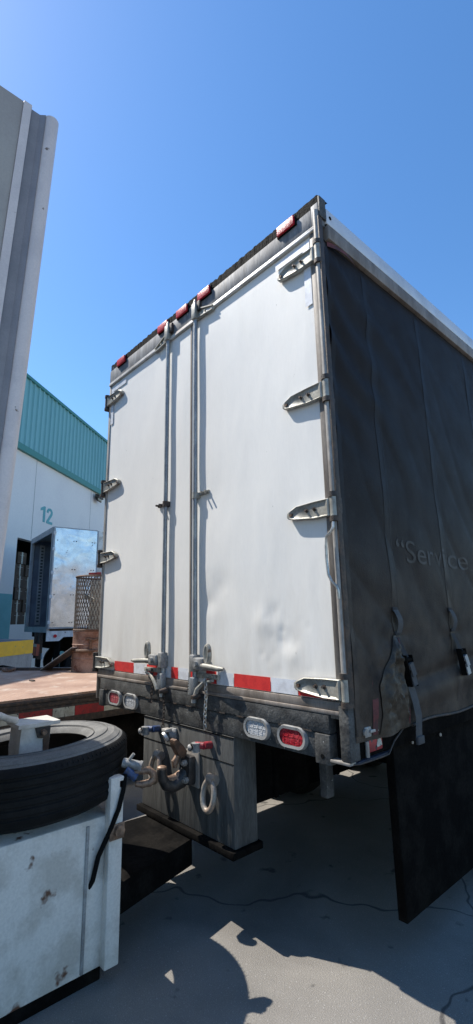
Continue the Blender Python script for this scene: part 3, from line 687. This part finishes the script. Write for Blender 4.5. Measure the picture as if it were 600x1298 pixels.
part('lug_bolt', MB().cyl(pq(.07, .045, -.158), pq(.10, .045, -.158), .013, 10), WORN, tcx)
part('rust_patch', MB().prism([pq(.0585, .05, -.20), pq(.0585, .088, -.14), pq(.0575, .084, -.30), pq(.0565, .062, -.33)], f1*.002), BROWNRUST, tcx)
part('pipe_handle', MB().tube([pq(-.02, -.07, -.098), pq(.02, -.12, -.080), pq(.05, -.175, -.05), pq(.05, -.205, -.045)], [.018, .017, .017, .021], 12), RUSTPAINT, tcx)
cb = part('cabinet', MB().box(-2.02, -1.03, -1.26, -.66, -1.18, -.535, .012), RUSTPAINT, tcx)
part('cabinet_seam', MB().box(-1.035, -1.022, -.80, -.785, -1.17, -.56, .002), GROMMET, cb)
part('cabinet_edge', MB().box(-1.040, -.985, -.70, -.625, -1.18, -.36, .006), RUSTPAINT, cb)
part('edge_bolt', MB().cyl((-.984, -.655, -.60), (-.955, -.655, -.60), .026, 10).box(-.985, -.975, -.70, -.62, -.64, -.57, .003), WORN, cb)
part('base_skid', MB().box(-2.00, -1.06, -1.24, -.68, GZ, -1.181, .004), CHASSIS, tcx)
part('drawbar', MB().prism([(-1.80, -.655, -.90), (-1.07, -.655, -.90), (-1.20, -.03, -.875), (-1.70, -.03, -.875)], (0, 0, -.14)), CHASSIS, tcx)
part('hose', MB().tube([(-1.0, -.615, -.36), (-.975, -.635, -.42), (-.97, -.66, -.50), (-.985, -.70, -.60), (-1.01, -.74, -.70), (-1.02, -.76, -.80), (-1.045, -.77, -.84)], .012, 8), GASKET, tcx)
c1 = part('air_coupling', MB().cyl((-1.05, -.60, -.315), (-.985, -.53, -.335), .024, 14), CASTALU, tcx)
part('coupling_lug', MB().cyl((-1.02, -.58, -.30), (-1.0, -.565, -.27), .008, 8).cyl((-.99, -.535, -.333), (-.98, -.525, -.336), .027, 14), GROMMET, c1)
part('blue_connector', MB().cyl((-1.02, -.60, -.345), (-.985, -.555, -.385), .022, 10), GLADBLUE, tcx)
part('grey_connector', MB().box(-1.02, -.985, -.66, -.61, -.42, -.37, .01), GROMMET, tcx)
pts = [(-1.0, -.575, -.365), (-.985, -.535, -.356), (-.968, -.490, -.358), (-.960, -.468, -.378), (-.960, -.466, -.402), (-.968, -.485, -.420), (-.985, -.52, -.424), (-1.0, -.55, -.418)]
part('tow_eye', MB().tube(pts, [.014, .017, .019, .020, .020, .019, .017, .013], 10), WORN, tcx)

# ================================================================== FLATBED WITH RUSTY DECK
fb = thing('flatbed_trailer', 'low flatbed with rust pink tread plate deck left of the box trailer', 'flatbed', (-4.5, -2, GZ))
A, B_, C_, D_, E_ = (-3.25, -6.0), (-3.25, 2.67), (-6.24, .29), (-8.3, -1.35), (-8.3, -6.0)
part('deck_plate', MB().prism([(q[0], q[1], -.270) for q in (A, B_, C_, D_, E_)], (0, 0, .020)), DECK, fb, smooth=False)
sd = part('side_beam', MB().box(-3.33, -3.235, -6, 2.60, -.300, -.272, .006).box(-3.33, -3.25, -6, 2.60, -.345, -.301, .004).box(-3.33, -3.262, -6, 2.60, -.52, -.346, .004), DARKST, fb)
y = -5.8; k = 0
while y < 2.4:
    L = .30 if k % 2 else .21
    part('reflective_tape', MB().grid(lambda u, v: (-3.2600, y+L*u, -.455+.085*v), 4, 1), DIRTYRED if k % 2 else DIRTYTAPE, sd); y += L+.004; k += 1
part('shade_fill', MB().box(-3.40, -3.34, -6, 2.45, -1.08, -.525), CHASSIS, fb)  # black sheet added in place of the deep shade below the deck
dn = Vector((-.62, .78, 0))*.10
part('end_curb', MB().prism([(B_[0], B_[1], -.31), (C_[0], C_[1], -.31), (D_[0], D_[1], -.31), (D_[0]+dn.x, D_[1]+dn.y, -.31), (C_[0]+dn.x, C_[1]+dn.y, -.31), (B_[0]+dn.x, B_[1]+dn.y, -.31)], (0, 0, .095)), DARKST, fb, smooth=False)
part('deck_ring', MB().tube([(-5.98+.10*math.cos(t), .33+.07*math.sin(t), -.225+.012*math.sin(2*t)) for t in [2*math.pi*i/16 for i in range(16)]], .022, 7, closed=True), BROWNRUST, fb)
part('deck_lug', MB().box(-4.60, -4.50, .13, .17, -.249, -.235, .004), DARKST, fb)
uf = MB()
for y in (-5, -3.6, -2.2, -.8, .6): uf.box(-8.0, -3.40, y, y+.1, -.48, -.272)
for x in (-4.0, -5.2): uf.box(x, x+.1, -5.8, .2, -.75, -.481)
part('underframe', uf, CHASSIS, fb)
def fw_(at):
    mt = Matrix.Rotation(R(90), 4, 'Y'); return part('wheel', MB().lathe(wheel_prof(.44, .24, .24), 32).xf(mt), RUBBER, fb, at=at)
q0 = fw_((-3.6, -1.2, -.81))
for x, y in ((-3.6, -2.3), (-6.6, -1.6), (-6.6, -2.7)): dup(q0, fb, (x, y, -.81))

# rusty drum with the wire mesh basket, plank
DX, DY = -5.17, 1.20; DB = -.27
dm = thing('steel_drum', 'rust brown steel drum with a welded T standing at the end of the pink deck', 'drum', (DX, DY, DB))
def at0(mb): return mb.xf(Matrix.Translation((DX, DY, 0)))
part('drum_body', at0(MB().lathe([(.0, DB), (.29, DB), (.29, DB+.18), (.298, DB+.19), (.29, DB+.20), (.29, DB+.37), (.298, DB+.38), (.29, DB+.39), (.29, DB+.54), (.30, DB+.555), (.28, DB+.555), (.28, DB+.05), (0, DB+.05)], 40)), RUSTDRUM, dm)
dv = Vector((CAM_POS.x-DX, CAM_POS.y-DY, 0)).normalized(); ds = Vector((-dv.y, dv.x, 0))
def dp(a, z, r=.297): 
    v_ = Matrix.Rotation(a, 3, 'Z') @ dv; return Vector((DX, DY, z))+v_*r
part('welded_letter', MB().tube([dp(-.38+i*.075, DB+.45+.008*math.sin(i)) for i in range(9)], .017, 8).tube([dp(-.16, DB+.45-.03*i, .300) for i in range(8)], .017, 8), BROWNRUST, dm)
part('clamp_bar', MB().tube([dp(-1.1+i*.17, DB+.30, .315) for i in range(13)], .022, 8), BROWNRUST, dm)
bk = thing('mesh_basket', 'dark expanded metal basket standing on the rusty drum', 'mesh basket', (DX, DY, DB+.555))
wm = MB(); NB = 44
for s_ in (-1, 1):
    for i in range(NB):
        a0 = 2*math.pi*i/NB
        wm.tube([(DX+.285*math.cos(a0+s_*t*.9), DY+.285*math.sin(a0+s_*t*.9), DB+.56+.76*t) for t in [j/12 for j in range(13)]], .0048, 3, cap=False)
part('wire_mesh', wm, MESHST, bk, smooth=False)
part('top_hoop', MB().tube([(DX+.287*math.cos(2*math.pi*i/30), DY+.287*math.sin(2*math.pi*i/30), DB+1.32) for i in range(30)], .015, 6, closed=True), BROWNRUST, bk)
part('bottom_hoop', MB().tube([(DX+.287*math.cos(2*math.pi*i/30), DY+.287*math.sin(2*math.pi*i/30), DB+.575) for i in range(30)], .014, 6, closed=True), BROWNRUST, bk)
part('inner_plate', MB().bar(dp(.15, DB+.57, -.05), dp(.15, DB+1.28, -.05), .16, .02, tuple(dv)).bar(dp(-.7, DB+1.05, .24), dp(-.15, DB+.98, .24), .05, .05), DIRTYTAPE, bk)
part('hoop_lamp', MB().bar(dp(-.45, DB+1.34, .26), dp(.2, DB+1.35, .26), .05, .04), DIRTYRED, bk)
a, b = Vector((-5.62, .80, -.238)), Vector((-4.96, .78, .13))
single('steel_plank', MB().bar((-5.62, .70, -.235), (-5.10, .905, .065), .16, .018), DARKST, 'slanting steel plank leaning on the rusty drum from the deck', 'plank', (-5.62, .70, -.24))
single('steel_plank_edge', MB().bar((-5.62, .70, -.222), (-5.10, .905, .078), .165, .008), LIGHT_ALU, 'x', 'x', (-5.62, .70, -.24))
pe = bpy.data.objects['steel_plank_edge']; pk = bpy.data.objects['steel_plank']
pe.name = 'bright_edge'; pe.parent = pk; pe.location = (0, 0, 0); del pe['label']; del pe['category']

# ================================================================== WAREHOUSE
WR = math.atan2(.785, -.62)
wh = thing('warehouse', 'white warehouse with teal ribbed cladding and a painted 12', 'warehouse', (-15.76, 3.44, GZ), rotz=WR, origin=(0, 0, 0))
wl = MB()
X0, X1 = -30.0, 45.0
DL, DRR, DZ0, DZ1 = -.22, 2.55, 1.62, 4.55          # dock door
wl.box(X0, DL, 0, .25, 0, 7.62).box(DRR, X1, 0, .25, 0, 7.62).box(DL, DRR, 0, .25, DZ1, 7.62).box(DL, DRR, 0, .25, 0, DZ0)
wl.box(X0, X1, .3, 18, 0, .05).box(X0, X1, 17.8, 18, 0, 10.3).box(X0, X0+.2, .26, 17.8, 0, 10.3).box(X1-.2, X1, .26, 17.8, 0, 10.3)
wall = part('wall', wl, WALLW, wh, smooth=False)
part('wall_band', MB().box(X0, DL-.02, -.006, .0, 0, 2.61).box(DRR+.02, X1, -.006, .0, 0, 2.61), TEALP, wall, smooth=False)
jn = MB()
for x in (-12, -8, -4, .56, 4.95, 9.3, 13.7, 18): jn.box(x-.012, x+.012, -.004, 0, 2.62 if x < 0 or x > 3 else 4.6, 7.6)
part('panel_joint', jn, CONC, wall, smooth=False)
cl = MB(); x = X0
while x < X1:
    cl.add([(x, -.05, 7.83), (x+.20, -.05, 7.83), (x+.225, -.105, 7.83), (x+.275, -.105, 7.83), (x+.30, -.05, 7.83),
            (x, -.05, 10.40), (x+.20, -.05, 10.40), (x+.225, -.105, 10.40), (x+.275, -.105, 10.40), (x+.30, -.05, 10.40)], [(i, i+1, i+6, i+5) for i in range(4)]); x += .30
part('ribbed_cladding', cl, TEAL, wh, smooth=False)
part('flashing', MB().box(X0, X1, -.13, .2, 7.60, 7.83), TEALD, wh, smooth=False)
part('roof_trim', MB().box(X0, X1, -.14, .2, 10.38, 10.50), TEALD, wh, smooth=False)
part('roof', MB().box(X0, X1, .2, 18, 10.30, 10.42), CONC, wh, smooth=False)
wlamp = part('wall_light', MB().prism([(5.15, -.10, 7.50), (5.62, -.10, 7.50), (5.62, -.30, 7.45), (5.15, -.30, 7.45)], (0, 0, -.16)).prism([(5.15, -.10, 7.34), (5.62, -.10, 7.34), (5.60, -.22, 7.20), (5.17, -.22, 7.20)], (0, .02, -.05)), DARKST, wh)
part('lamp_glass', MB().prism([(5.20, -.24, 7.34), (5.57, -.24, 7.34), (5.55, -.26, 7.22), (5.22, -.26, 7.22)], (0, .03, -.02)), DIRTYTAPE, wlamp)
def digits():
    """condensed sans 1 and 2 as extruded strokes, x 1.0..1.88, z 5.38..5.98"""
    m = MB(); y = -.012
    m.prism([(1.20, y, 5.38), (1.34, y, 5.38), (1.34, y, 5.99), (1.24, y, 5.99), (1.02, y, 5.88), (1.02, y, 5.78), (1.20, y, 5.83)], (0, .011, 0))
    # 2: thick stroke along an arc
    path = [(1.49, 5.79), (1.505, 5.86), (1.56, 5.92), (1.65, 5.94), (1.74, 5.92), (1.785, 5.86), (1.78, 5.79), (1.73, 5.71), (1.62, 5.58), (1.53, 5.46), (1.51, 5.435)]
    w = .052; Lr = []
    for i, q in enumerate(path):
        a_ = path[max(0, i-1)]; b_2 = path[min(len(path)-1, i+1)]; dx, dz = b_2[0]-a_[0], b_2[1]-a_[1]; n_ = math.hypot(dx, dz)
        Lr.append(((q[0]-dz/n_*w*1.25, q[1]+dx/n_*w), (q[0]+dz/n_*w*1.25, q[1]-dx/n_*w)))
    for i in range(len(path)-1):
        q = [Lr[i][0], Lr[i+1][0], Lr[i+1][1], Lr[i][1]]; m.prism([(c[0], y, c[1]) for c in q], (0, .011, 0))
    m.box(1.45, 1.86, y-.001, -.001, 5.37, 5.47)
    return m
part('painted_number', digits(), TEALP, wh, smooth=False)
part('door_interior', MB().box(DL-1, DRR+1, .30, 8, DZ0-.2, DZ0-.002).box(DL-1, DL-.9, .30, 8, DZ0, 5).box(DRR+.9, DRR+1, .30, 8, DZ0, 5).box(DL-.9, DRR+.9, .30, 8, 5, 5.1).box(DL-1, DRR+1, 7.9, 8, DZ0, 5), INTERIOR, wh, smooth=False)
cosr, sinr = math.cos(WR), math.sin(WR)
def wpos(x, y, z): return Vector((-15.76+cosr*x-sinr*y, 3.44+sinr*x+cosr*y, GZ+z))
cbm = None; rows = ['bottom', 'second', 'third', 'fourth', 'fifth', 'top']
bxw, bxh = .50, .42
for cix in range(3):
    for r_ in range(6 if cix < 2 else 5):
        p = wpos(.02+cix*(bxw+.03), .45+.02*((r_*7+cix) % 3), DZ0+r_*(bxh+.008))
        if cbm is None:
            mb = MB().box(0, bxw, 0, .5, 0, bxh, .01); cbm = mesh_of('cardboard_box', mb, CARD, False)
            fl = mesh_of('packing_tape', MB().box(.21, .29, -.004, .0, .0, bxh).box(.10, .40, -.003, 0, .30, .31), DIRTYTAPE, False)
        o = bpy.data.objects.new('cardboard_box', cbm); COL.objects.link(o); o.location = p; o.rotation_euler = (0, 0, WR+.02*((r_+cix) % 3-1))
        o['label'] = '%s cardboard box in the %s stack inside the warehouse door' % (rows[r_] if not (cix == 2 and r_ == 4) else 'top', ('left', 'middle', 'right')[cix]); o['category'] = 'box'; o['group'] = 'cardboard boxes stacked inside the warehouse door'
        t_ = bpy.data.objects.new('packing_tape', fl); COL.objects.link(t_); t_.parent = o

# concrete ramp with yellow edge
dk = thing('loading_ramp', 'concrete loading ramp with yellow painted edge left of the far trailer', 'ramp', (-8.0, 1.35, GZ), rotz=WR, origin=(0, 0, 0))
part('ramp_block', MB().add([(-6, 0, 0), (.0, 0, 0), (0, 0, 1.35), (-6, 0, 1.35), (-6, 7, 0), (0, 7, 0), (0, 7, 1.56), (-6, 7, 1.56)], [(0, 1, 2, 3), (1, 5, 6, 2), (4, 7, 6, 5), (0, 3, 7, 4), (0, 4, 5, 1)]), CONC, dk, smooth=False)
part('ramp_plate', MB().prism([(-6, 0, 1.352), (0, 0, 1.352), (0, 7, 1.562), (-6, 7, 1.562)], (0, 0, .006)), DARKCONC, dk, smooth=False)
part('yellow_edge', MB().box(-6, .005, -.006, -.001, 1.115, 1.357), YELLOW, dk, smooth=False)

# ================================================================== FAR TRAILER with open door
T2R = -.1105
t2 = thing('dock_trailer', 'open backed aluminium trailer with mirror shiny door by the warehouse', 'trailer', (-11.67, 3.0, GZ), rotz=T2R, origin=(0, 0, 0))
part('side_wall', MB().box(-.06, -.012, .06, 12, 1.54, 4.24), LIGHT_ALU, t2, smooth=False)
part('side_wall', MB().box(-2.56, -2.51, .06, 12, 1.54, 4.24), LIGHT_ALU, t2, smooth=False)
part('roof', MB().box(-2.56, -.012, .06, 12, 4.241, 4.275), LIGHT_ALU, t2, smooth=False)
part('floor', MB().box(-2.50, -.07, .03, 12, 1.42, 1.55), DARKST, t2, smooth=False)
part('lining', MB().box(-2.505, -2.49, .08, 11.9, 1.551, 4.23).box(-.075, -.061, .08, 11.9, 1.551, 4.23).box(-2.49, -.075, 11.85, 11.9, 1.551, 4.23), T2DARK, t2, smooth=False)
rf = part('rear_frame', MB().box(-2.56, -2.44, -.02, .059, 1.40, 4.28).box(-.12, -.02, -.02, .059, 1.40, 4.28).box(-2.439, -.121, -.02, .059, 4.12, 4.28).box(-2.439, -.121, -.02, .059, 1.40, 1.552), T2ALU, t2, smooth=False)
hs = MB()
for i in range(22): hs.box(-2.40, -2.36, .30, .32, 1.75+i*.105, 1.81+i*.105)
part('cargo_track', MB().box(-2.488, -2.475, .25, .40, 1.6, 4.1), T2ALU, t2, smooth=False)
hs = MB()
for i in range(24): hs.box(-2.4745, -2.470, .29, .36, 1.68+i*.10, 1.735+i*.10)
part('track_slot', hs, INTERIOR, t2, smooth=False)['kind'] = 'stuff'
def swing(y0, y1):
    return MB().grid(lambda u, v: (.052+(.012*nz(u*2.1, v*3.0, 3)+.005*nz(u*5, v*7, 7))*(1.0 if v < .55 else max(.25, 1-(v-.55)*6)), y0+(y1-y0)*u, 1.54+2.71*v), 36, 72).box(.010, .036, y0, y1, 1.54, 4.25)
sdn = part('swing_door', swing(.03, 1.22), MIRROR, t2)
part('door_border', MB().box(.0, .068, -.012, .029, 1.50, 4.275).box(.02, .068, 1.221, 1.255, 1.52, 4.26).box(.02, .068, .03, 1.22, 4.251, 4.275).box(.02, .066, .03, 1.22, 1.50, 1.539), T2ALU, sdn, smooth=False)
hg = MB()
for z in (1.62, 2.30, 2.95, 3.60, 4.05): hg.box(.069, .085, -.03, .045, z, z+.09, .004)
part('door_hinge', hg, WHITEP, sdn)
hg = MB()
for y in (.10, .55, .62, 1.08, 1.15):
    for z in (1.66, 2.4, 3.1, 3.9): hg.cyl((.058, y, z), (.070, y, z), .014, 6)
part('door_bolt', hg, DARKST, sdn)['kind'] = 'stuff'
bs = part('bumper_sill', MB().prism([(.03, -.03, 1.18), (.03, .30, 1.18), (.03, .42, 1.28), (.03, 1.10, 1.28), (.03, 1.10, 1.44), (.03, -.03, 1.44)], (.05, 0, 0)), WHITEP, t2)
part('sill_lamp', MB().cyl((.081, .19, 1.31), (.10, .19, 1.31), .045, 14), REDLENS, bs)
part('sill_bolt', MB().cyl((.081, .45, 1.40), (.09, .45, 1.40), .014, 6).cyl((.081, .75, 1.40), (.09, .75, 1.40), .014, 6), DARKST, bs)
gd = part('bumper_guard', MB().box(-1.55, -.35, -.16, -.08, .80, 1.10), ORANGE, t2, smooth=False, label='orange red guard bar with a pale strip')
part('guard_strip', MB().box(-1.55, -.35, -.163, -.158, 1.03, 1.098), DIRTYTAPE, gd, smooth=False)
part('guard_leg', MB().box(-1.0, -.9, -.08, .02, .70, 1.40).box(-.55, -.45, -.08, .02, .70, 1.40), DARKST, gd, smooth=False)
part('reflector_plate', MB().box(-.30, -.16, -.04, -.02, .72, .86), WHITEP, t2, smooth=False)
def t2w(at):
    mt = Matrix.Rotation(R(90), 4, 'Y')
    o = part('wheel', MB().lathe(wheel_prof(.50, .285, .26), 32).xf(mt), RUBBER, t2, at=at); return o
q1 = t2w((-.22, 1.05, .50))
for x, y in ((-.22, 2.25), (-2.3, 1.05), (-2.3, 2.25), (-.55, 1.05), (-.55, 2.25)): dup(q1, t2, (x, y, .5))
for fx in (-.62, -2.54): part('mud_flap', MB().box(fx, fx+.58, .36, .38, .35, 1.18), GASKET, t2, smooth=False)
part('chassis', MB().box(-2.5, -.07, .2, 12, 1.25, 1.415).box(-1.9, -.7, .3, 12, .95, 1.249), CHASSIS, t2, smooth=False)

# ================================================================== GREY TRAILER CORNER at the left
gx, gy = -.60, -1.44
nt_ = thing('grey_trailer', 'blurred grey and beige trailer corner post at the left edge', 'trailer', (gx, gy, GZ))
ZB, ZTT = -.2, 2.82
# rounded rail (light), slate groove, flat strip and beige panel, all seen on the corner turned to the camera
ln = Vector((.022, .028, 0))                     # slight lean over its height
def col_sec(pts, m, name, parent=nt_, n=30):
    mb = MB(); k = len(pts)
    for j in range(n+1):
        t = j/n; z = ZB+(ZTT-ZB)*t
        mb.add([Vector((q[0], q[1], z))+ln*((z-ZB)*1.0) for q in pts], [])
    for j in range(n):
        for i in range(k): mb.f.append((j*k+i, j*k+(i+1) % k, (j+1)*k+(i+1) % k, (j+1)*k+i))
    mb.f += [tuple(range(k)), tuple(n*k+i for i in range(k))]
    return part(name, mb, m, parent)
cx_, cy_ = gx, gy
rail = [(cx_-.03+.034*math.cos(a), cy_-.03+.034*math.sin(a)) for a in [2*math.pi*i/20 for i in range(20)]]
col_sec(rail, GREYPAINT, 'corner_post')
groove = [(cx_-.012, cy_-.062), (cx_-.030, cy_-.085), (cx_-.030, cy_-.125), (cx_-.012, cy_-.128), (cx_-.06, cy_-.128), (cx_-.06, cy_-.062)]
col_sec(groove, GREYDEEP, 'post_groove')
col_sec([(cx_-.010, cy_-.129), (cx_-.010, cy_-.165), (cx_-.06, cy_-.165), (cx_-.06, cy_-.129)], GREYPAINT, 'panel_strip')
col_sec([(cx_-.018, cy_-.166), (cx_-.018, cy_-2.6), (cx_-.06, cy_-2.6), (cx_-.06, cy_-.166)], BEIGE, 'side_panel')
part('end_wall', MB().box(cx_-2.0, cx_-.075, cy_-.075, cy_-.05, ZB, ZTT).box(cx_-2.0, cx_-.08, cy_-2.6, cy_-2.55, ZB, ZTT).box(cx_-2.0, cx_-1.97, cy_-2.54, cy_-.08, ZB, ZTT), BEIGE, nt_, smooth=False)
part('roof', MB().box(cx_-2.0, cx_-.02, cy_-2.6, cy_-.05, ZTT+.002, ZTT+.04), GREYPAINT, nt_, smooth=False)
part('underframe', MB().box(cx_-2.0, cx_-.5, cy_-2.6, cy_-.4, ZB-.25, ZB-.002).box(cx_-1.6, cx_-1.4, cy_-1.6, cy_-1.4, GZ, ZB-.251), CHASSIS, nt_, smooth=False)
